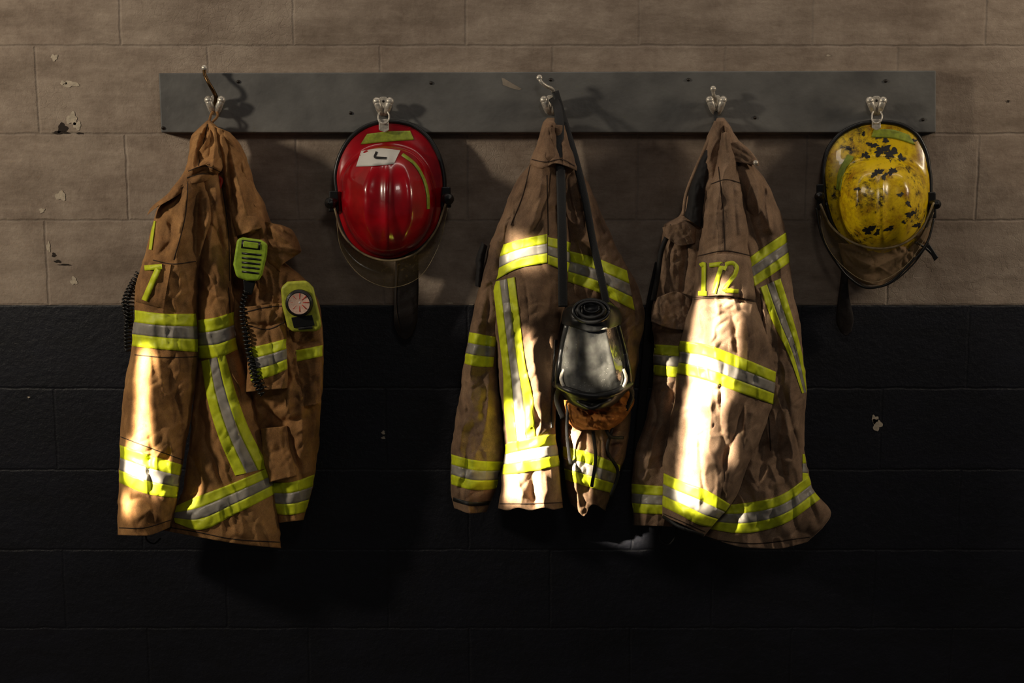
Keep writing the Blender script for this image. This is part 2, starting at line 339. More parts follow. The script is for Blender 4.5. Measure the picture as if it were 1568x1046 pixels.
def slab(name,poly,d0,d1,mat,parent,bev=.003,seg=3,smooth=True):
    poly=np.array(poly,float); dd0=np.broadcast_to(d0,(len(poly),)); dd1=np.broadcast_to(d1,(len(poly),))
    A=P(poly[:,0],poly[:,1],dd0);B=P(poly[:,0],poly[:,1],dd1);n=len(poly)
    fc=[tuple(range(n,2*n)),tuple(range(n))[::-1]]+[(i,(i+1)%n,n+(i+1)%n,n+i) for i in range(n)]
    o=mkobj(name,np.vstack([A,B]),fc,[mat],parent,smooth=smooth)
    if bev:
        m=o.modifiers.new('bevel','BEVEL'); m.width=bev; m.segments=seg; m.limit_method='ANGLE'; m.angle_limit=math.radians(40); m.use_clamp_overlap=True
        w=o.modifiers.new('wn','WEIGHTED_NORMAL')
    return o
def ell(cx,cy,rx,ry,n=28,a0=0,a1=360):
    return [(cx+rx*math.cos(math.radians(a0+(a1-a0)*i/n)),cy+ry*math.sin(math.radians(a0+(a1-a0)*i/n))) for i in range(n)]
def lathe(name,c,axis,prof,mat,parent,seg=32):
    ax=np.array(axis,float);ax/=np.linalg.norm(ax); s=np.cross(ax,[0,0,1.0]); s/=np.linalg.norm(s); t=np.cross(ax,s)
    V=[];fc=[]
    for r,h in prof:
        for k in range(seg):
            a=2*math.pi*k/seg; V.append(np.array(c)+ax*h+r*(math.cos(a)*s+math.sin(a)*t))
    for j in range(len(prof)-1):
        for k in range(seg):
            a=j*seg+k;b=j*seg+(k+1)%seg; fc.append((a,b,b+seg,a+seg))
    fc.append(tuple(range(seg))); fc.append(tuple((len(prof)-1)*seg+k for k in range(seg))[::-1])
    return mkobj(name,V,fc,[mat],parent)
def ball(name,u,v,d,r,mat,parent):
    c=P(u,v,d); pr=[(max(r*math.sin(math.pi*i/12),1e-4),-r*math.cos(math.pi*i/12)) for i in range(13)]
    return lathe(name,c,(0,-1,0),pr,mat,parent,16)
# ---------------------------------------------------------------- room
Z0=1.2192
V=[(-3.2,0,0),(3.2,0,0),(3.2,0,Z0),(-3.2,0,Z0),(3.2,0,3.1),(-3.2,0,3.1),
   (-3.2,.15,0),(3.2,.15,0),(3.2,.15,3.1),(-3.2,.15,3.1)]
fc=[(0,1,2,3),(3,2,4,5),(7,6,9,8),(0,3,5,9,6),(1,7,8,4,2),(5,4,8,9),(0,6,7,1)]; mi=[1,0,0,0,0,0,1]
V=[np.array(v,float) for v in V]
mats=[M['wall_tan'],M['wall_navy'],M['chip'],M['chipd']]
def chip(cx,cy,rx,ry,m,d=.0012,seed=0):
    rr=random.Random(seed+int(cx)); n=26; b=len(V); V.append(P(cx,cy,d)); f1=rr.random()*6; f2=rr.random()*6
    for i in range(n):
        a=2*math.pi*i/n; ph=1+.2*math.sin(3*a+f1)+.15*math.sin(5*a+f2)+rr.uniform(-.07,.07)
        V.append(P(cx+rx*ph*math.cos(a),cy+ry*ph*math.sin(a),d))
    for i in range(n): fc.append((b,b+1+i,b+1+(i+1)%n)); mi.append(m)
for a in [(108,129,12,4.5),(97,127,5,3),(83,88,5,5),(110,182,8,9),(118,192,6,6),(93,300,8,7),(64,322,4,3.5),(113,430,5,6),(74,378,3,7),(1343,650,7,9),(1340,642,5,6),(587,662,2.5,3),(587,670,3,2),(1268,85,3,1.5),(688,464,6,1.3),(44,608,2,1.2),(722,466,4,1)]:
    chip(*a,2)
for a in [(95,196,7,7),(92,203,13,2),(122,204,5,1.2),(88,400,5,2),(82,390,2.5,3.5),(1544,155,2,2),(99,405,9,1.2)]:
    chip(*a,3,d=.0018,seed=5)
mkobj('wall_back',V,fc,mats,None,mi,smooth=False)
mkobj('floor',[(-3.2,-4.6,0),(3.2,-4.6,0),(3.2,.15,0),(-3.2,.15,0),(-3.2,-4.6,-.1),(3.2,-4.6,-.1),(3.2,.15,-.1),(-3.2,.15,-.1)],
      [(0,1,2,3),(7,6,5,4),(0,4,5,1),(1,5,6,2),(2,6,7,3),(3,7,4,0)],[M['floor']],None,smooth=False)
# ---------------------------------------------------------------- board
bd=empty('coat_rack_board')
slab('plank',[(243,112),(1433,108),(1433,203),(247,203)],.001,.040,M['board'],bd,bev=.003)
for x,y in [(365,125),(660,127),(1054,122),(1356,124),(537,173),(1156,180),(1413,183),(250,196),(843,122)]:
    lathe('bolt',P(x,y,.0395),(0,-1,0),[(.0042,0),(.0042,.002),(.003,.0035),(.0005,.004)],M['bolt'],bd,12)
def flatpoly(name,poly,d,mat,parent): 
    p=np.array(poly,float); return mkobj(name,P(p[:,0],p[:,1],d),[tuple(range(len(p)))],[mat],parent,smooth=False)
flatpoly('board_glint',[(768,119),(772,120),(785,128),(799,136),(795,138),(783,135),(770,130)],.0406,M['board_glint'],bd)  # painted glint, a flat pale patch just off the plank
# ---------------------------------------------------------------- hooks
def hook(x,y,arm=None,armmat='steel'):
    e=empty('coat_hook'); s=M['steel']
    slab('base_plate',[(x-8,y-8),(x-4,y-12),(x+4,y-12),(x+8,y-8),(x+7,y+6),(x+4,y+14),(x,y+17),(x-4,y+14),(x-7,y+6)],.0405,.046,s,e,bev=.0015)
    for sx in (-1,1):
        tube('prong',[(x+sx*1,y+13,.045),(x+sx*4,y+10,.062),(x+sx*8,y+1,.074),(x+sx*10,y-5,.074)],.005,s,e,rs=[.009,.009,.0085,.0085])
        ball('prong_tip',x+sx*10,y-5,.074,.0095,s,e)
    for dy in (-5,7): lathe('screw',P(x,y+dy,.0455),(0,-1,0),[(.0032,0),(.0028,.0018),(.0005,.0024)],M['bolt'],e,12)
    if arm:
        tube('upper_arm',[(x,y+4,.045)]+arm,.0042,M[armmat],e,rs=[.0065,.0048,.0042,.0042])
        ball('arm_tip',arm[-1][0],arm[-1][1],arm[-1][2],.0072,s,e)
    return e
hook(329,158,[(331,150,.06),(327,140,.078),(318,124,.085),(313,112,.075),(313,104,.07)],'brass')
hook(587,160)
hook(843,158,[(848,150,.06),(845,136,.085),(835,131,.10),(828,125,.105),(826,119,.10)])
hook(1097,158,[(1095,150,.06),(1092,142,.075),(1092,136,.078)])
hook(1342,159)
# ================================================================= JACKET 1
j=empty('turnout_jacket')
c=M['c1']
A=Panel([(322,190),(330,260),(340,330),(345,430),(360,600),(390,700),(420,798)],
        [(352,203),(368,220),(388,275),(410,325),(432,395),(470,430),(491,475),(496,560),(491,640),(483,720),(464,797)],
        [(0,190),(1,203)],[(0,801),(1,796)],.075,[(190,.065),(330,.07),(500,.085),(800,.07)],
        folds=[([(350,230),(362,320),(372,420)],7,-.02),([(365,225),(385,300),(405,360)],6,.014),([(340,210),(352,300),(360,380)],6,.02),
               ([(375,380),(420,372),(455,385)],7,.01),([(470,560),(462,640),(468,720)],9,.014),([(410,600),(415,680),(425,730)],8,-.012),([(385,610),(430,645),(470,640)],5,-.012),
               ([(455,560),(440,600),(445,660)],8,.014)],
        wr=(.014,26,80,2.6),seed=11)
A.build('right_front',c,j)
B=Panel([(296,245),(298,330),(300,400),(303,540),(292,650),(282,740),(262,790),(250,812)],
        [(318,185),(334,230),(345,300),(357,400),(360,500),(385,600),(408,690),(421,750),(431,838)],
        [(0,240),(1,195)],[(0,812),(.3,822),(.7,834),(1,839)],.075,[(190,.085),(330,.10),(500,.12),(838,.11)],
        folds=[([(335,260),(330,320),(318,400)],7,.012),([(325,300),(340,380),(345,450)],6,-.014),([(312,540),(305,620),(290,720)],10,-.016),
               ([(350,600),(372,700),(380,800)],14,.012),([(300,420),(325,450),(352,460)],6,.007)],
        wr=(.010,30,75,3.2),seed=21)
B.build('left_front',c,j)
Cn=Panel([(289,250),(272,278),(258,296),(240,322),(232,350),(220,395),(209,430),(205,480),(198,545),(186,630),(182,720),(180,818)],
        [(300,248),(322,275),(333,330),(318,380),(305,420),(303,480),(304,540),(292,640),(279,715),(272,762),(263,806)],
        [(0,258),(.5,252),(1,250)],[(0,819),(.5,820),(1,806)],.10,[(250,.085),(330,.11),(500,.13),(700,.14),(818,.13)],p=2.2,topr=30,
        folds=[([(290,262),(282,330),(262,400)],9,.016),([(305,285),(300,340),(300,400)],7,-.022),([(318,290),(322,330),(308,380),(302,440)],6,.018),([(270,300),(262,360),(250,400)],7,-.010),
               ([(255,330),(245,370),(238,400)],6,.008),
               ([(225,545),(232,590),(240,640),(236,690)],10,.014),([(262,545),(262,600),(268,650)],10,-.014),([(205,560),(210,640),(200,690)],9,-.008),
               ([(185,690),(215,705),(255,700),(280,680)],7,-.012),([(250,655),(265,690),(262,730)],7,.016),([(190,770),(215,762),(245,775)],6,-.01),([(200,800),(230,780),(250,800)],6,.01)],
        wr=(.011,28,84,2.6),seed=31)
Cn.build('left_sleeve',c,j)
col=Panel([(317,184),(303,196),(293,208),(290,230),(286,250),(280,268),(262,292),(228,322),(224,332)],
          [(322,184),(335,196),(345,212),(345,240),(338,262),(330,268),(320,276),(300,285),(250,335)],
          [(0,184),(1,184)],[(0,330),(.6,300),(1,272)],.05,[(184,.075),(210,.09),(270,.145),(330,.16)],
          folds=[([(318,190),(308,230),(300,262)],4,-.020),([(328,192),(330,225),(325,262)],4,.016),([(305,205),(298,235),(294,262)],3.5,.014),([(290,262),(315,250),(342,262)],4,.018),([(288,272),(312,262),(336,270)],3,-.016)],
          wr=(.008,14,80,3),seed=41,topr=12)
col.build('collar',c,j)
c2=Panel([(334,205),(340,230),(345,280),(352,330),(362,362)],[(352,205),(366,222),(378,258),(392,300),(404,345)],[(0,203),(1,205)],[(0,362),(1,348)],.04,[(205,.09),(350,.13)],
         folds=[([(350,215),(362,270),(378,330)],5,.016),([(345,240),(352,290),(362,330)],4,-.016)],wr=(.007,18,75,3),seed=44)
c2.build('collar_flap',c,j)
sh=Panel([(405,335),(398,365),(405,400),(430,420)],[(425,342),(447,352),(462,384),(452,392)],[(0,338),(1,344)],[(0,420),(1,392)],.04,[(335,.10),(420,.12)],
         folds=[([(410,345),(435,365),(455,384)],5,.008)],wr=(.006,16,30,2),seed=46); sh.build('storm_flap',c,j)
tube('hanger_loop',[(329,168,.06),(323,176,.078),(320,188,.082)],.003,M['c1'],j)
tube('hanger_loop',[(331,168,.06),(333,178,.078),(324,188,.082)],.003,M['c1'],j)
stroke('red_tab',col,[(331,268),(340,275),(336,288)],5,'redloop',j,clip=False,off=.006)
stroke('lime_tab',Cn,[(236,338),(233,360),(230,382)],5,'lime',j,off=.006)
pk=Panel([(372,468),(376,500),(380,520),(378,600)],[(436,463),(438,490),(440,540),(440,596)],[(0,470),(1,463)],[(0,600),(1,594)],.035,.165,p=4,folds=[([(376,492),(410,500),(440,488)],4,-.012),([(395,520),(410,560),(405,598)],7,.008)],wr=(.008,20,85,2.5),seed=51)
pk.build('chest_pocket',c,j)
pk2=Panel([(436,500),(440,520),(444,560),(448,620)],[(494,502),(495,520),(493,570),(490,620)],[(0,506),(1,500)],[(0,625),(1,618)],.03,.13,p=3.5,folds=[([(438,524),(465,528),(494,520)],3,-.008)],wr=(.008,20,85,2.5),seed=52)
pk2.build('torch_pocket',c,j)
pk3=Panel([(398,655),(402,700),(412,735)],[(440,652),(446,690),(455,725)],[(0,656),(1,652)],[(0,738),(1,728)],.02,.15,p=4,wr=(.005,20,85,2.5),seed=53); pk3.build('hand_warmer_pocket',c,j)
ribbon('sleeve_stripe',Cn,[(202,474),(250,480),(300,480)],[(195,529),(250,535),(306,539)],LS,j,off=.003)
ribbon('cuff_stripe',Cn,[(180,680),(225,695),(281,712)],[(179,737),(222,755),(276,763)],LS,j,off=.003)
ribbon('chest_stripe',B,[(302,490),(330,486),(362,476)],[(304,549),(335,547),(364,535)],LS,j)
ribbon('front_stripe',B,[(345,543),(358,590),(378,648),(412,716)],[(308,553),(316,605),(335,670),(360,728)],LS,j)
ribbon('hem_stripe',B,[(262,778),(288,766),(350,742),(420,712)],[(268,800),(302,811),(362,786),(428,752)],LS,j,off=.004)
ribbon('pocket_stripe',pk,[(382,532),(410,526),(440,518)],[(384,584),(415,576),(442,564)],LS,j)
ribbon('pocket_stripe',pk2,[(440,538),(465,534),(495,528)],[(443,556),(466,551),(495,545)],['lime'],j)
ribbon('hem_stripe',A,[(418,739),(445,738),(482,726)],[(414,786),(445,788),(475,782)],LS,j,off=.004)
ribbon('number_patch',Cn,[(217,400),(262,405)],[(208,462),(250,472)],['c1'],j,off=.006)
stroke('digit_7',Cn,[(221,410),(248,408)],8,'lime',j,off=.012,clip=False)
stroke('digit_7',Cn,[(244,407),(234,430),(221,460)],9.5,'lime',j,off=.0115,clip=False)
for pl in [[(206,543),(250,547),(303,546)],[(183,668),(225,684),(280,704)],[(182,808),(220,808),(262,796)],[(234,398),(262,404),(300,400)],[(288,262),(284,330),(266,398)]]:
    stroke('seam',Cn,pl,1.5,'stitch',j,off=.001,smooth=True)
for pl in [[(252,806),(300,814),(350,824),(430,830)],[(350,440),(354,500)],[(338,270),(350,360),(352,430)]]: stroke('seam',B,pl,1.5,'stitch',j,off=.001,smooth=True)
for pl in [[(374,496),(410,504),(438,492)],[(374,478),(410,470),(436,468)]]: stroke('seam',pk,pl,1.5,'stitch',j,smooth=True)
for pl in [[(288,262),(312,254),(340,264)],[(286,272),(310,266),(330,268)],[(318,190),(310,225),(304,254)]]: stroke('seam',col,pl,1.4,'stitch',j,smooth=True)
tube('drawcord',[(222,815,.12),(226,828,.12),(236,832,.12),(246,824,.12)],.002,M['black'],j)
def coil(name,path,r,turns,parent,w=.0018):
    p=np.array(path,float); sc=p.copy(); sc[:,2]*=650; q=resample(sc,turns*12,True); q[:,2]/=650
    W=P(q[:,0],q[:,1],q[:,2]); T=np.gradient(W,axis=0);T/=np.linalg.norm(T,axis=1)[:,None]
    s=np.cross(T,[0,-1.0,0]);s/=np.linalg.norm(s,axis=1)[:,None];u=np.cross(s,T);a=np.arange(len(W))*2*math.pi/12
    sweep(name,W+r*(np.cos(a)[:,None]*s+np.sin(a)[:,None]*u),w,M['rubber'],parent,seg=6)
rm=empty('radio_speaker_microphone')
slab('body',[(363,366),(372,363),(400,367),(410,373),(409,390),(402,420),(396,430),(378,430),(362,424),(357,405)],.172,.205,M['radio'],rm,bev=.006)
for k in range(5): slab('grille_slot',[(370,386+k*7),(400-k,389+k*7),(400-k,392+k*7),(370,389+k*7)],.2045,.2062,M['rubber'],rm,bev=0)
slab('talk_button',[(373,369),(396,372),(395,381),(372,378)],.204,.210,M['radio'],rm,bev=.002)
slab('talk_button_gap',[(370,367),(399,370),(398,383),(369,380)],.2045,.2055,M['rubber'],rm,bev=0)
slab('clip',[(372,428),(392,430),(386,452),(374,450)],.17,.19,M['rubber'],rm,bev=.003)
coil('coiled_cord',[(378,445,.185),(372,470,.19),(376,510,.205),(384,550,.21),(392,585,.21),(402,605,.21)],.0072,26,rm,.0022)
coil('coiled_cord',[(376,500,.195),(382,540,.20),(394,575,.205),(404,596,.205)],.0068,16,rm,.0022)
rc=empty('coiled_radio_cord'); coil('coil',[(213,418,.13),(203,440,.14),(198,480,.14),(195,510,.14),(196,538,.14)],.0075,22,rc,.0022)
coil('coil',[(206,430,.12),(192,462,.12),(200,500,.12)],.0075,14,rc,.0022)
fl=empty('right_angle_flashlight')
slab('body',[(430,440),(440,431),(470,429),(480,440),(489,478),(493,500),(486,507),(448,508),(440,500),(432,468)],.175,.215,M['torch'],fl,bev=.008)
slab('side_grip',[(446,486),(478,482),(482,498),(450,502)],.214,.2185,M['rubber'],fl,bev=.001)
slab('label',[(456,500),(478,498),(479,503),(457,505)],.2145,.217,M['black'],fl,bev=0)
pc=P(459,463,.214); k=.00138
M['refl']=simple('reflector_amber',srgb(255,214,190),.18,.15,var=.25,nscale=200,coat=.8)
lathe('bezel',pc,(0.05,-1,0),[(21*k,0),(22.5*k,.004),(22.5*k,.014),(20*k,.018),(18*k,.016)],M['rubber'],fl)
lathe('bezel_ring',pc,(0.05,-1,0),[(20*k,.010),(20.5*k,.018),(18*k,.0195),(16.5*k,.018)],M['rubber'],fl)
lathe('reflector',pc,(0.05,-1,0),[(17.5*k,.0195),(14*k,.0175),(9*k,.0165),(4*k,.0163)],M['refl'],fl)
ball('bulb',459,463,.231,.0035,M['white'],fl)
for a in range(0,360,45): tube('bezel_rib',[(459+14*math.cos(math.radians(a)),463+14*math.sin(math.radians(a)),.2335),(459+5*math.cos(math.radians(a)),463+5*math.sin(math.radians(a)),.2325)],.0011,M['redloop'],fl,n=4)
# ================================================================= JACKET 2
j=empty('turnout_jacket'); c=M['c2']
A=Panel([(842,190),(846,300),(850,420),(852,560),(858,660),(870,760),(880,786)],
        [(866,190),(882,240),(905,290),(930,345),(955,400),(978,440),(986,480),(976,560),(966,620),(962,680),(942,740),(928,780)],
        [(0,190),(1,192)],[(0,772),(.3,790),(.6,772),(1,782)],.08,[(190,.07),(330,.075),(500,.085),(790,.08)],
        folds=[([(880,260),(900,340),(915,420)],8,.014),([(895,280),(925,360),(950,420)],7,-.014),([(960,460),(962,540),(955,620)],9,.016),([(900,640),(895,700),(905,780)],7,-.018),([(920,650),(925,700),(915,770)],7,.014),([(878,690),(882,740),(888,785)],6,.014),([(940,640),(935,700)],6,-.014)],wr=(.016,26,78,2.6),seed=61)
A.build('right_front',c,j)
Ls=Panel([(786,290),(765,335),(746,385),(735,430),(722,490),(710,560),(698,640),(691,700),(690,745),(698,782)],
         [(805,300),(800,400),(780,470),(762,540),(768,620),(776,680),(764,735),(745,785)],
         [(0,292),(1,292)],[(0,778),(.5,786),(1,784)],.08,[(290,.08),(450,.085),(785,.075)],
         folds=[([(755,420),(745,500),(742,580)],7,-.016),([(730,480),(722,560),(712,640)],9,.012),([(750,580),(745,640),(735,690)],7,.012),([(700,655),(730,668),(760,660)],6,-.008)],wr=(.012,26,95,2.6),seed=62)
Ls.build('left_sleeve',c,j)
Fp=Panel([(834,192),(824,220),(812,250),(792,275),(780,300),(768,345),(760,400),(753,450),(758,520),(767,620),(773,690),(768,730),(762,779)],
         [(852,192),(860,240),(868,300),(878,370),(872,440),(858,520),(852,600),(850,660),(858,712),(862,777)],
         [(0,195),(1,195)],[(0,778),(.15,781),(.3,777),(.5,781),(.7,777),(.85,780),(1,777)],.10,[(195,.07),(260,.09),(400,.11),(600,.125),(778,.13)],
         folds=[([(832,250),(826,310),(810,360)],8,.014),([(815,262),(800,310),(785,350)],7,-.008),([(848,250),(850,320),(855,400)],7,-.015),([(800,430),(815,540),(830,640)],12,.013),([(845,420),(835,520),(838,600)],9,-.018),([(785,470),(795,560),(800,640)],8,-.005),
                ([(790,735),(800,755),(795,778)],5,.010),([(815,725),(815,755),(822,778)],6,-.012),([(835,725),(838,750),(830,778)],5,.010),([(808,600),(825,640),(845,655)],6,-.012)],
         wr=(.010,30,85,3.0),seed=63)
Fp.build('left_front',c,j)
col=Panel([(840,178),(831,188),(826,205),(818,230),(811,250)],[(850,178),(862,190),(872,215),(880,240),(884,256)],[(0,180),(1,180)],[(0,250),(.25,258),(.55,250),(1,262)],.05,[(178,.075),(255,.15)],
          folds=[([(845,185),(838,215),(832,248)],4,.012),([(855,190),(856,220),(858,250)],4,-.014),([(864,200),(870,230),(872,250)],4,.01),([(828,210),(824,236)],4,-.008)],wr=(.006,12,85,3),seed=64,topr=10)
col.build('collar',c,j)
stroke('seam',col,[(814,244),(835,248),(860,244),(880,254)],1.5,'stitch',j,smooth=True)
fp=Panel([(737,370),(730,395),(727,436)],[(746,378),(742,400),(736,440)],[(0,370),(1,376)],[(0,438),(1,440)],.03,.10,seed=65,wr=(.002,12,85,2)); fp.build('radio_pocket_flap',M['lining'],j)
ribbon('chest_stripe',Fp,[(761,377),(800,366),(838,358)],[(752,433),(790,412),(838,402)],LS,j,off=.004)
ribbon('chest_stripe',Fp,[(839,363),(860,367),(884,375)],[(839,404),(858,412),(880,421)],LS,j,off=.003)
ribbon('front_stripe',Fp,[(788,424),(795,480),(805,560),(816,610),(820,672)],[(754,432),(762,500),(770,570),(772,630),(778,676)],LS,j,off=.003)
ribbon('hem_stripe',Fp,[(768,682),(810,670),(860,663)],[(762,727),(810,722),(866,711)],LS,j,off=.0045)
ribbon('sleeve_stripe',Ls,[(706,506),(728,510),(760,516)],[(700,553),(725,560),(755,562)],LS,j)
ribbon('cuff_stripe',Ls,[(686,694),(725,704),(775,707)],[(686,740),(725,750),(770,747)],LS,j)
ribbon('chest_stripe',A,[(872,384),(910,394),(960,414)],[(866,430),(905,443),(972,475)],LS,j,off=.003)
ribbon('hem_stripe',A,[(862,683),(900,692),(950,712)],[(862,733),(900,745),(945,757)],LS,j,off=.003)
stroke('black_cuff',Ls,[(693,764),(720,771),(752,770)],6,'black',j,off=.003,smooth=True)
for pl in [[(812,252),(800,300),(782,345)],[(762,771),(810,771),(862,769)],[(838,268),(840,360)]]: stroke('seam',Fp,pl,1.5,'stitch',j,smooth=True,off=.001)
stroke('zipper_edge',Fp,[(852,520),(848,580),(846,655)],5,'black',j,off=.004,smooth=True)
for pt in [[(908,660,.17),(912,700,.175),(906,745,.17)],[(938,655,.165),(930,690,.17),(946,720,.16),(935,760,.16)],[(925,650,.17),(935,668,.18),(955,670,.17)],[(872,600,.17),(868,660,.19),(873,710,.17)]]:
    tube('black_strap',pt,.004,M['black'],j,flat=.5)
mk=empty('breathing_apparatus_mask')
tube('neck_strap',[(846,150,.075),(852,160,.10),(857,230,.165),(860,320,.215),(861,400,.235),(862,470,.24)],.0105,M['black'],mk,flat=.2,seg=12)
tube('neck_strap',[(850,140,.08),(862,180,.10),(880,240,.15),(895,300,.18),(908,370,.20),(926,452,.22),(930,475,.22)],.0085,M['black'],mk,flat=.2,seg=12)
lens=Panel([(868,470),(864,495),(858,530),(850,570),(850,598)],[(940,470),(946,495),(956,535),(966,575),(966,596)],[(0,480),(.5,492),(1,484)],[(0,594),(.3,606),(.7,606),(1,592)],.085,[(470,.21),(594,.20)],p=2.3,
           folds=[([(885,495),(880,540),(876,590)],7,-.008),([(925,495),(935,540),(945,585)],6,.008),([(905,500),(908,590)],10,.004)],wr=(.002,20,85,3),seed=71,wob=.5,back=.5)
lens.build('faceplate_lens',M['masklens'],mk)
nk=Panel([(876,462),(862,478),(860,492),(864,502)],[(930,460),(948,474),(952,488),(950,500)],[(0,466),(.5,456),(1,462)],[(0,496),(.5,508),(1,497)],.09,.212,p=2.4,wr=(.002,10,0,2),seed=72,wob=.5,topr=8); nk.build('regulator_housing',M['rubber'],mk)
def ring(name,cx,cy,rx,ry,d,r,mat,par,tilt=0):
    e=[(x,y,d+tilt*(y-cy)) for x,y in ell(cx,cy,rx,ry,36)]; return tube(name,e,r,mat,par,smooth=True,closed=True,n=73)
for (cx,cy,rx,ry,d,r,m) in [(905,476,27,17,.302,.0045,'rubber'),(905,474,20,12,.308,.0035,'rubber'),(906,471,12,7,.300,.0035,'rubber')]: ring('port_ring',cx,cy,rx,ry,d,r,M[m],mk,.0005)
slab('port_core',ell(906,472,14,8,20),.28,.296,M['black'],mk,bev=.001)
def on(pan,pts,r,mat,par,name,off=.001): 
    p=resample(pts,30); x=pan.clampx(p[:,0],p[:,1]); return sweep(name,P(x,p[:,1],pan.H(x,p[:,1])+off),r,mat,par,seg=8)
on(lens,[(862,490),(880,498),(905,504),(930,502),(952,494)],.0032,M['steel'],mk,'clamp_band',.004)
on(lens,[(850,588),(880,601),(908,606),(940,601),(968,586)],.0085,M['rubber'],mk,'lens_rim',.002)
on(lens,[(868,498),(860,535),(853,590)],.0065,M['rubber'],mk,'lens_side_frame',.004)
on(lens,[(946,498),(956,535),(966,590)],.0065,M['rubber'],mk,'lens_side_frame',.004)
ball('latch',873,489,.262,.010,M['rubber'],mk); ball('latch',876,491,.272,.005,M['steel'],mk); ball('latch',926,486,.29,.008,M['rubber'],mk)
ch=Panel([(851,590),(864,608),(880,622),(896,628)],[(966,588),(954,606),(936,622),(914,628)],[(0,590),(1,588)],[(0,627),(1,627)],.075,.20,p=2.4,folds=[([(875,610),(905,618),(940,608)],3,-.01)],wr=(.002,14,0,2),seed=73,wob=.5); ch.build('chin_seal',M['rubber'],mk)
for u in (864,954): tube('harness_buckle',[(u,565,.26),(u+(u>900)*10-5,578,.26),(u,594,.265)],.004,M['steel'],mk)
for pt in [[(858,590,.24),(852,612,.20),(862,640,.18)],[(962,588,.24),(968,606,.20),(958,628,.19)]]: tube('harness_strap',pt,.006,M['black'],mk,flat=.35)
hb=empty('flash_hood'); 
hp=Panel([(862,612),(866,640),(880,656),(900,662)],[(966,592),(970,612),(958,640),(930,660)],[(0,612),(.5,616),(1,596)],[(0,658),(1,658)],.07,.145,p=2.2,folds=[([(870,625),(905,645),(950,640)],6,.014),([(885,622),(910,634),(940,630)],5,-.014),([(945,600),(955,625)],5,.012),([(900,640),(925,655)],3,-.01)],wr=(.014,14,20,2.2),seed=74); hp.build('knit_hood',M['orangebag'],hb)
# ================================================================= JACKET 3
j=empty('turnout_jacket'); c=M['c3']
Lb=Panel([(1094,185),(1080,215),(1068,250),(1056,290),(1040,330),(1016,345),(1010,390),(1002,450),(997,480),(1001,520),(1000,580),(986,650),(970,705),(967,750),(970,804)],
         [(1110,185),(1120,250),(1120,330),(1110,450),(1095,550),(1070,650),(1050,740),(1030,806)],
         [(0,185),(1,185)],[(0,804),(1,806)],.075,[(185,.07),(330,.07),(800,.07)],
         folds=[([(1040,345),(1030,400),(1015,450)],7,.012),([(1055,350),(1048,420),(1042,480)],6,-.014),([(1018,590),(1005,660),(990,720)],9,.010),([(1035,590),(1020,680),(1005,740)],8,-.016)],wr=(.012,26,98,2.8),seed=81)
Lb.build('left_front',c,j)
Rb=Panel([(1105,190),(1110,260),(1120,400),(1130,560),(1110,700),(1085,780),(1078,824)],
         [(1122,200),(1145,240),(1172,275),(1192,320),(1206,365),(1212,430),(1226,500),(1234,600),(1233,680),(1243,745),(1272,785),(1262,806),(1235,830)],
         [(0,190),(1,200)],[(0,820),(.4,838),(.7,840),(1,830)],.085,[(190,.07),(330,.08),(500,.09),(835,.09)],
         folds=[([(1135,240),(1160,310),(1185,360)],8,.014),([(1150,250),(1180,310),(1198,350)],6,-.010),([(1130,280),(1150,340),(1165,390)],6,-.014),([(1215,560),(1205,640),(1215,720)],9,.014),([(1180,610),(1170,690),(1160,750)],9,-.016),([(1200,620),(1190,680),(1195,740)],6,-.010),([(1235,745),(1245,780),(1255,810)],7,-.012),([(1160,790),(1190,800)],6,.006),([(1205,450),(1195,500),(1200,540)],6,.01)],wr=(.014,28,78,2.6),seed=82)
Rb.build('right_front',c,j)
Sl=Panel([(1105,200),(1098,240),(1088,280),(1078,320),(1070,370),(1064,420),(1060,455),(1048,490),(1041,525),(1036,580),(1026,640),(1017,700),(1014,750),(1013,792)],
         [(1118,205),(1132,250),(1143,320),(1152,385),(1158,440),(1162,465),(1178,510),(1190,560),(1186,615),(1168,670),(1150,710),(1128,760),(1078,822)],
         [(0,205),(.5,202),(1,206)],[(0,790),(.5,806),(1,822)],.115,[(205,.085),(330,.105),(500,.135),(800,.14)],p=2.2,
         folds=[([(1110,250),(1100,310),(1090,370)],7,.012),([(1120,250),(1124,310),(1128,370)],6,-.012),([(1132,270),(1142,330),(1148,375)],5,.012),
                ([(1062,460),(1110,458),(1160,466)],4,-.010),
                ([(1100,470),(1092,520),(1098,560),(1085,640)],10,.014),([(1118,470),(1130,520),(1125,570)],8,-.014),([(1140,475),(1150,520),(1140,570)],8,.014),([(1160,480),(1165,540),(1150,600)],8,-.010),
                ([(1070,600),(1090,640),(1080,700),(1070,740)],12,.014),([(1140,620),(1120,680),(1095,740)],8,-.018),([(1155,625),(1140,690),(1118,740)],7,.012),([(1055,640),(1045,700)],8,-.008),([(1085,690),(1105,720),(1110,755)],6,.012),([(1120,610),(1112,660)],6,.012)],
         wr=(.011,28,90,2.6),seed=83)
Sl.build('left_sleeve',c,j)
col=Panel([(1096,180),(1092,195),(1090,215),(1098,238)],[(1108,180),(1120,195),(1128,212),(1160,246)],[(0,180),(1,180)],[(0,240),(.4,246),(.7,240),(1,252)],.045,[(180,.075),(245,.13)],
          folds=[([(1104,190),(1106,215),(1112,240)],4,.012),([(1114,192),(1120,215),(1135,240)],4,-.010),([(1098,200),(1100,230)],3,-.01)],wr=(.006,12,80,3),seed=84,topr=8); col.build('collar',c,j)
tab=Panel([(1102,216),(1108,236),(1116,246)],[(1128,214),(1148,230),(1162,248)],[(0,222),(1,216)],[(0,246),(1,254)],.02,.165,p=4,seed=85,wr=(.003,10,20,2)); tab.build('collar_tab',c,j)
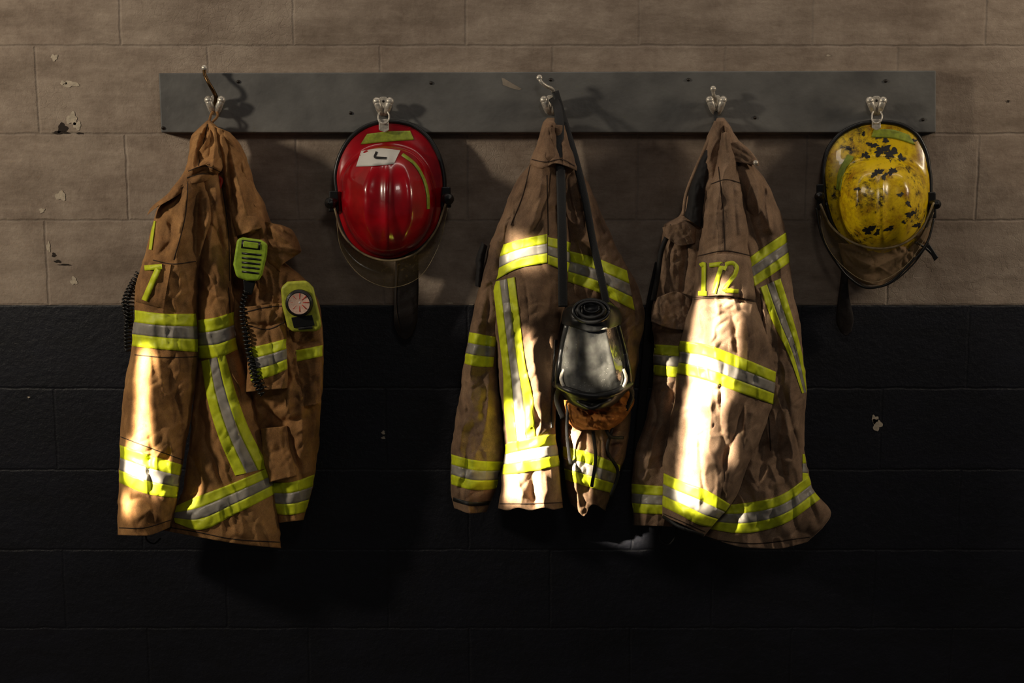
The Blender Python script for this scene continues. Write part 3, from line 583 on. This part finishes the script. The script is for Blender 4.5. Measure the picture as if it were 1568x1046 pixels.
tube('hanger_loop',[(1097,168,.06),(1096,178,.078),(1098,190,.085)],.005,M['black'],j,flat=.5)
tube('collar_lining_edge',[(1096,190,.11),(1082,222,.12),(1064,262,.12),(1050,300,.12),(1046,330,.13)],.004,M['c3'],j)
ln=Panel([(1094,205),(1078,235),(1062,270),(1052,305),(1048,330)],[(1100,205),(1094,240),(1086,285),(1078,330),(1074,350)],[(0,205),(1,205)],[(0,332),(1,350)],.03,[(205,.105),(350,.135)],seed=86,wr=(.004,12,100,3)); ln.build('collar_lining',M['lining'],j)
pk=Panel([(1008,452),(1000,470),(996,494)],[(1062,452),(1058,475),(1052,505)],[(0,455),(.5,446),(1,460)],[(0,492),(.5,502),(1,506)],.025,.14,p=4,seed=87,wr=(.006,14,90,2)); pk.build('chest_pocket_flap',c,j)
pk2=Panel([(1015,346),(1018,370),(1014,400)],[(1045,335),(1068,350),(1066,372)],[(0,348),(1,336)],[(0,362),(.5,376),(1,372)],.03,.135,p=3,seed=88,wr=(.006,14,60,2)); pk2.build('shoulder_flap',c,j)
slab('flashlight_strap',[(1003,400),(1012,402),(998,480),(996,560),(988,640),(980,720),(968,720),(975,640),(984,540),(990,460)],.02,.045,M['lining'],j,bev=.004)
tube('strap_edge',[(1030,345,.14),(1014,380,.14),(1006,430,.14),(1000,460,.14)],.006,M['lining'],j)
ribbon('chest_stripe',Rb,[(1140,400),(1170,378),(1206,354)],[(1145,445),(1180,422),(1214,398)],LS,j,off=.003)
ribbon('front_stripe',Rb,[(1195,426),(1212,480),(1228,540),(1238,600)],[(1164,440),(1182,490),(1208,545),(1228,602)],LS,j,off=.003)
ribbon('hem_stripe',Rb,[(1086,775),(1140,770),(1190,760),(1245,724)],[(1076,808),(1140,816),(1200,802),(1256,764)],LS,j,off=.004)
ribbon('sleeve_stripe',Sl,[(1036,521),(1080,527),(1130,545),(1195,572)],[(1030,570),(1075,580),(1130,600),(1192,622)],LS,j,off=.004)
ribbon('cuff_stripe',Sl,[(1012,722),(1045,737),(1085,752),(1118,772)],[(1008,772),(1045,790),(1070,803),(1096,808)],LS,j,off=.004)
ribbon('sleeve_stripe',Lb,[(996,527),(1020,528),(1046,530)],[(994,573),(1018,576),(1046,578)],LS,j,off=.003)
ribbon('hem_stripe',Lb,[(962,740),(985,742),(1030,745)],[(962,784),(985,786),(1030,788)],LS,j,off=.003)
ribbon('side_stripe',Rb,[(1229,695),(1240,695)],[(1229,738),(1246,740)],LS,j,off=.002)
ribbon('number_patch',Sl,[(1069,396),(1110,388),(1152,396)],[(1060,456),(1108,452),(1158,460)],['c3'],j,off=.006)
for s_,pts in [('digit_1',[(1072,407),(1078,403),(1077,449)]),('digit_1',[(1069,449),(1082,449)]),('digit_7',[(1086,406),(1106,404),(1099,425),(1093,449)]),('digit_2',[(1108,413),(1112,404),(1122,402),(1129,409),(1126,420),(1115,434),(1108,444),(1131,446)])]:
    stroke(s_,Sl,pts,7 if s_!='digit_2' else 6.5,'lime',j,off=.0095,clip=False)
for pl in [[(1088,282),(1110,275),(1140,282)],[(1068,392),(1110,384),(1153,392)],[(1015,786),(1048,800),(1080,814)],[(1100,255),(1108,330),(1110,384)],[(1063,458),(1110,455),(1158,462)]]: stroke('seam',Sl,pl,1.6,'stitch',j,smooth=True,off=.001)
for pl in [[(1090,826),(1150,832),(1240,822)],[(1165,450),(1175,600),(1180,690)]]: stroke('seam',Rb,pl,1.6,'stitch',j,smooth=True,off=.001)
stroke('black_cuff',Sl,[(1014,790),(1040,806),(1078,820)],5,'black',j,off=.003,smooth=True)
ball('tab_button',1157,249,.187,.006,M['steel'],j)
tube('drawcord',[(1012,800,.1),(1012,828,.1),(1022,834,.1),(1034,822,.1),(1036,808,.1)],.003,M['black'],j)
# ================================================================= HELMETS
def polar(poly,c):
    p=np.array(poly,float)-c; a=np.arctan2(p[:,1],p[:,0]); r=np.hypot(p[:,0],p[:,1]); o=np.argsort(a); a=a[o];r=r[o]
    a=np.concatenate([a[-3:]-2*math.pi,a,a[:3]+2*math.pi]); r=np.concatenate([r[-3:],r,r[:3]]); f=pch(a,r)
    return lambda q:f((np.asarray(q)+math.pi)%(2*math.pi)-math.pi)
class Helmet:
    def __init__(s,c,dome,brim,hb,Pk,ridges,drop=.012):
        s.c=np.array(c,float);s.fd=polar(dome,s.c);s.fb=polar(brim,s.c);s.hb=pch(*zip(*hb));s.Pk=Pk;s.rg=ridges;s.drop=drop
    def hr(s,r,x,y):
        q=np.clip(r,0,1); h=s.Pk*np.clip(1-q**2.5,0,1)**.55
        for pts,w,amp in s.rg:
            d,t=polydist(x,y,pts); h=h+amp*np.exp(-(d/w)**2)*(1-q**5)
        e=np.clip(r-1,0,1); h=h+.010*np.exp(-e/.12)*(r>=1)+.010*(r<1)*np.clip((r-.8)/.2,0,1)**2
        return s.hb(y)+h-s.drop*e**2
    def xy(s,r,a):
        rd=s.fd(a);rb=np.maximum(s.fb(a),rd+2); R=np.where(r<=1,r*rd,rd+(r-1)*(rb-rd)); return s.c[0]+R*np.cos(a),s.c[1]+R*np.sin(a)
    def H(s,x,y):
        x=np.asarray(x,float);y=np.asarray(y,float);a=np.arctan2(y-s.c[1],x-s.c[0]);R=np.hypot(x-s.c[0],y-s.c[1]); rd=s.fd(a);rb=np.maximum(s.fb(a),rd+2)
        r=np.where(R<=rd,R/rd,1+(R-rd)/(rb-rd)); return s.hr(r,x,y)
    def clampx(s,x,y): return x
    def build(s,mat,parent,rimmat):
        n=144; rr=np.concatenate([np.sin(np.linspace(0.001,math.pi/2,44)),1+np.linspace(.03,1,18)])
        A,Rr=np.meshgrid(np.linspace(-math.pi,math.pi,n,endpoint=False),rr); X,Y=s.xy(Rr,A)
        V=P(X,Y,s.hr(Rr,X,Y)).reshape(-1,3); fc=[];m=len(rr)
        for j_ in range(m-1):
            for i in range(n):
                a=j_*n+i;b=j_*n+(i+1)%n; fc.append((a,a+n,b+n,b))
        fc.append(tuple(range(n)))
        mkobj('shell',V,fc,[mat],parent)
        X2,Y2=s.xy(np.full(n,2.0),A[0]); h=s.hr(np.full(n,2.0),X2,Y2)
        X3,Y3=s.xy(np.full(n,1.0),A[0])
        W=np.vstack([P(X2,Y2,h),P(X2,Y2,h-.008),P(X3,Y3,h-.006)]); f=[]
        for k_ in range(2):
            for i in range(n): f.append((k_*n+i,k_*n+(i+1)%n,(k_+1)*n+(i+1)%n,(k_+1)*n+i))
        f.append(tuple(range(2*n,3*n)))
        mkobj('underside_liner',W,f,[M['lining']],parent)
        W=P(X2,Y2,h); sweep('brim_edge_trim',np.vstack([W,W[:1]]),.0055,rimmat,parent,closed=True,seg=10)
def shield(name,inner,outer,di,do,parent,bulge=.02):
    n=60;A_=resample(inner,n);B_=resample(outer,n);V=[];m=14
    for q in np.linspace(0,1,m):
        Q=A_+(B_-A_)*q; t=np.linspace(0,1,n); V.extend(P(Q[:,0],Q[:,1],di+(do-di)*q+bulge*np.sin(math.pi*t)+.010*math.sin(math.pi*q)))
    fc=[(k_*n+i,k_*n+i+1,(k_+1)*n+i+1,(k_+1)*n+i) for k_ in range(m-1) for i in range(n-1)]
    mkobj(name,V,fc,[M['shield']],parent)
    for Q,d,r,mt in ((A_,di,.0026,'shieldedge'),(B_,do,.0007,'shieldedge')):
        t=np.linspace(0,1,n); sweep('visor_edge',P(Q[:,0],Q[:,1],d+bulge*np.sin(math.pi*t)),r,M[mt],parent,seg=8)
M['shieldedge']=simple('visor_edge_plastic',srgb(165,146,112),.2,var=.7,nscale=40)  # clear plastic edge, its highlight put into the pale colour
h=empty('fire_helmet')
H=Helmet((595,312),[(523,300),(526,265),(545,240),(570,226),(598,223),(628,230),(650,250),(663,282),(666,315),(660,345),(640,374),(615,388),(590,392),(562,384),(540,362),(527,335)],
         [(516,300),(514,265),(522,235),(540,208),(565,192),(592,186),(622,189),(650,205),(669,232),(679,265),(680,300),(674,335),(655,368),(628,389),(595,397),(562,391),(535,370),(520,338)],
         [(180,.058),(300,.075),(400,.085)],.115,
         [([(572,245),(560,290),(560,340),(572,380)],9,.007),([(594,236),(592,290),(592,340),(594,382)],7,.008),([(618,245),(628,290),(628,340),(616,380)],9,.007)])
H.build(M['red'],h,M['rubber'])
ribbon('reflective_trapezoid',H,[(562,205),(595,201),(628,200)],[(552,221),(592,217),(634,214)],['yhelm_lime'],h,off=.0015,clip=False)
ribbon('name_label',H,[(553,231),(582,227),(613,230)],[(545,255),(572,254),(603,251)],['white'],h,off=.002,clip=False)
stroke('label_mark',H,[(577,232),(573,241),(592,242)],3.6,'black',h,off=.004,clip=False)
stroke('trim_band',H,[(616,236),(634,250),(648,272),(655,298),(656,320)],5,'yhelm_lime',h,off=.0012,clip=False,smooth=True)
shield('face_visor',[(512,318),(526,360),(556,388),(595,399),(636,388),(664,358),(684,308)],[(514,325),(524,385),(555,424),(598,440),(640,426),(668,385),(686,318)],.105,.125,h)
for u,v,sx in ((511,310,-1),(683,304,1)):
    lathe('visor_knob',P(u,v,.085),(sx*.35,-1,0),[(.012,0),(.013,.006),(.013,.022),(.010,.027),(.001,.028)],M['rubber'],h,24)
    slab('visor_bracket',[(u-7,v-18),(u+7,v-18),(u+8,v+14),(u-8,v+14)],.07,.088,M['rubber'],h,bev=.003)
slab('hanging_clip',[(580,182),(595,182),(596,199),(589,203),(580,199)],.062,.076,M['steel'],h,bev=.002)
tube('hanging_ring',[(583,168,.07),(579,178,.078),(582,188,.082),(592,188,.082),(596,178,.078),(592,168,.07)],.002,M['steel'],h)
st=Panel([(606,390),(604,440),(603,490),(612,517)],[(641,390),(641,440),(639,490),(630,517)],[(0,385),(1,385)],[(0,514),(.5,520),(1,514)],.010,[(385,.07),(517,.03)],p=4,seed=91,wr=(.002,20,90,3),wob=.5); st.build('chin_strap',M['leather'],h)
stroke('strap_stitching',st,[(609,400),(608,480),(614,510)],1.2,'stitch',h,smooth=True); 
h=empty('fire_helmet')
H=Helmet((1352,310),[(1284,300),(1287,275),(1300,255),(1322,244),(1350,240),(1380,245),(1405,258),(1419,282),(1421,312),(1414,340),(1400,362),(1375,378),(1350,384),(1322,376),(1300,358),(1288,332)],
         [(1262,290),(1261,255),(1270,225),(1290,203),(1318,190),(1345,187),(1375,190),(1400,203),(1416,228),(1423,262),(1425,300),(1420,338),(1408,368),(1385,386),(1352,394),(1318,388),(1290,366),(1270,330)],
         [(180,.058),(300,.075),(400,.085)],.115,
         [([(1325,255),(1312,290),(1312,330),(1325,370)],9,.006),([(1350,250),(1350,370)],7,.008),([(1378,255),(1392,290),(1392,330),(1378,368)],9,.007),([(1300,250),(1345,236),(1395,248)],5,.006)])
H.build(M['yellow'],h,M['rubber'])
ribbon('reflective_trapezoid',H,[(1338,198),(1365,198),(1392,206)],[(1334,210),(1368,212),(1402,222)],['yhelm_lime'],h,off=.0015,clip=False)
ribbon('trim_band',H,[(1298,236),(1284,262),(1280,290)],[(1308,240),(1292,266),(1287,292)],['yhelm_lime'],h,off=.0015,clip=False)
def blotch(cx,cy,r,seed):
    rr=random.Random(seed); n=28; a0=[rr.uniform(0,6.28) for _ in range(4)]; V=[]; f=[]; ca=rr.uniform(-.6,.6); el=rr.uniform(.55,.95)
    def rad(t): return r*(1+.3*math.sin(2*t+a0[0])+.25*math.sin(3*t+a0[1])+.2*math.sin(7*t+a0[2])+.14*math.sin(11*t+a0[3]))
    m=4
    for k_ in range(m+1):
        for i in range(n):
            t=2*math.pi*i/n; q=max(k_/m,.02)*rad(t); dx=q*math.cos(t);dy=q*el*math.sin(t); x=cx+dx*math.cos(ca)-dy*math.sin(ca);y=cy+dx*math.sin(ca)+dy*math.cos(ca); V.append(P(x,y,float(H.H(np.array([x]),np.array([y]))[0])+.0008))
    for k_ in range(m):
        for i in range(n):
            a=k_*n+i;b=k_*n+(i+1)%n; f.append((a,a+n,b+n,b))
    f.append(tuple(range(n))); mkobj('burn_mark',V,f,[M['black']],h)
for i,(x,y,r) in enumerate([(1336,222,7),(1350,230,10),(1364,236,9),(1380,242,6),(1345,210,4),(1343,264,8),(1354,270,5),(1366,262,6),(1330,352,8),(1343,356,5),(1362,350,6),(1313,289,4),(1391,312,5),(1394,328,6),(1379,298,4),(1301,228,3),(1322,205,3),(1326,238,6),(1405,345,5),(1400,215,4),(1384,340,3),(1356,214,5)]):
    blotch(x,y,r,i+3)
shield('face_visor',[(1256,312),(1272,345),(1300,368),(1340,380),(1380,374),(1410,352),(1430,310)],[(1256,330),(1264,370),(1285,402),(1335,432),(1385,408),(1412,372),(1430,325)],.11,.12,h)
tube('visor_frame',[(1250,318,.09),(1258,360,.10),(1278,398,.11),(1300,425,.11),(1325,440,.11),(1350,438,.11),(1392,405,.11),(1420,370,.10),(1430,335,.09)],.0028,M['rubber'],h)
for u,v,sx in ((1256,300,-1),(1427,312,1)):
    lathe('visor_knob',P(u,v,.085),(sx*.35,-1,0),[(.010,0),(.011,.006),(.011,.020),(.008,.025),(.001,.026)],M['rubber'],h,24)
    slab('visor_bracket',[(u-6,v-18),(u+6,v-18),(u+7,v+22),(u-6,v+22)],.07,.088,M['rubber'],h,bev=.003)
ef=Panel([(1282,368),(1292,405),(1312,428),(1330,438)],[(1428,340),(1422,368),(1400,402),(1352,436)],[(0,372),(.5,376),(1,345)],[(0,436),(1,437)],.03,[(340,.06),(436,.05)],p=3,folds=[([(1300,390),(1340,410),(1390,385)],6,.01),([(1400,360),(1385,400)],5,-.01)],wr=(.008,22,40,2.2),seed=93); ef.build('ear_flap',M['beige'],h)
tube('ear_flap_piping',[(1284,385,.085),(1298,420,.08),(1325,440,.075),(1352,438,.075),(1395,408,.085),(1422,372,.09)],.002,M['lining'],h)
slab('strap_buckle',[(1418,376),(1424,374),(1437,394),(1431,400)],.07,.085,M['rubber'],h,bev=.002)
tube('chin_strap_cord',[(1400,370,.085),(1415,378,.085),(1432,394,.08)],.003,M['rubber'],h)
st=Panel([(1288,420),(1284,450),(1280,490),(1287,510)],[(1298,420),(1300,450),(1307,490),(1303,510)],[(0,415),(1,415)],[(0,508),(.5,514),(1,508)],.010,[(415,.06),(510,.03)],p=3,seed=92,wr=(.002,20,90,3),wob=.5); st.build('chin_strap',M['leather'],h)
slab('hanging_clip',[(1335,182),(1348,182),(1349,196),(1342,200),(1335,196)],.062,.076,M['steel'],h,bev=.002)
tube('hanging_ring',[(1338,168,.07),(1335,178,.078),(1338,188,.082),(1346,188,.082),(1351,178,.078),(1347,168,.07)],.002,M['steel'],h)
# ================================================================= LIGHTS
def area(name,loc,tgt,sx,sy,p,col,spread=180):
    l=bpy.data.lights.new(name,'AREA'); l.shape='RECTANGLE'; l.size=sx; l.size_y=sy; l.energy=p; l.color=col; l.spread=math.radians(spread)
    o=bpy.data.objects.new(name,l); S.collection.objects.link(o); o.location=loc; o.rotation_euler=(Vector(tgt)-Vector(loc)).to_track_quat('-Z','Y').to_euler(); return o
area('assumed_top_light',(0.25,-.2,3.0),(0.25,-.03,1.7),3.2,.10,6,(1,.88,.76))  # assumed unseen strip source above the wall, throwing the board's shadow down
area('assumed_left_light',(-2.9,-1.5,2.4),(0,-.1,1.35),.16,.3,40,(1,.87,.68))  # assumed grazing source out of view at left, no window built
area('assumed_right_light',(2.5,-.8,2.3),(.9,0,1.55),.25,.4,13,(1,.84,.64))  # assumed weak source out of view, brightening the right end of the wall
area('front_fill',(.3,-3.2,3.0),(.1,0,1.4),.4,.4,6,(1,.92,.82))  # added front fill for helmet highlights, not an actual door
# added collimated area lamps, one aimed at each bright patch, imitating low sun
sd=np.array([.64,.64,-.42]); sd/=np.linalg.norm(sd)
def beam_lamp(u,v,wpx,hpx,e=72,d=.2):
    t=P(u,v,d); loc=t-sd*1.7; k=.00153; w_=wpx*k*.72; h_=hpx*k*.92
    area('added_sun_lamp',tuple(loc),tuple(t),w_,h_,e*w_*h_,(1,.88,.68),spread=2)
beam_lamp(241,618,28,150); beam_lamp(240,722,56,66); beam_lamp(205,775,36,26,40)
beam_lamp(830,590,22,130,60); beam_lamp(812,705,84,140)
beam_lamp(1086,520,18,120,60); beam_lamp(1132,500,24,90); beam_lamp(1110,590,60,80); beam_lamp(1088,700,46,170); beam_lamp(1128,660,16,110,50)
beam_lamp(948,555,12,70,90,.25); beam_lamp(872,540,8,70,50,.25); beam_lamp(884,700,36,44,35,.15)
beam_lamp(798,385,60,40,20,.2)
w=bpy.data.worlds.new('world'); S.world=w; w.use_nodes=True
w.node_tree.nodes['Background'].inputs[0].default_value=(.75,.85,1,1); w.node_tree.nodes['Background'].inputs[1].default_value=.03
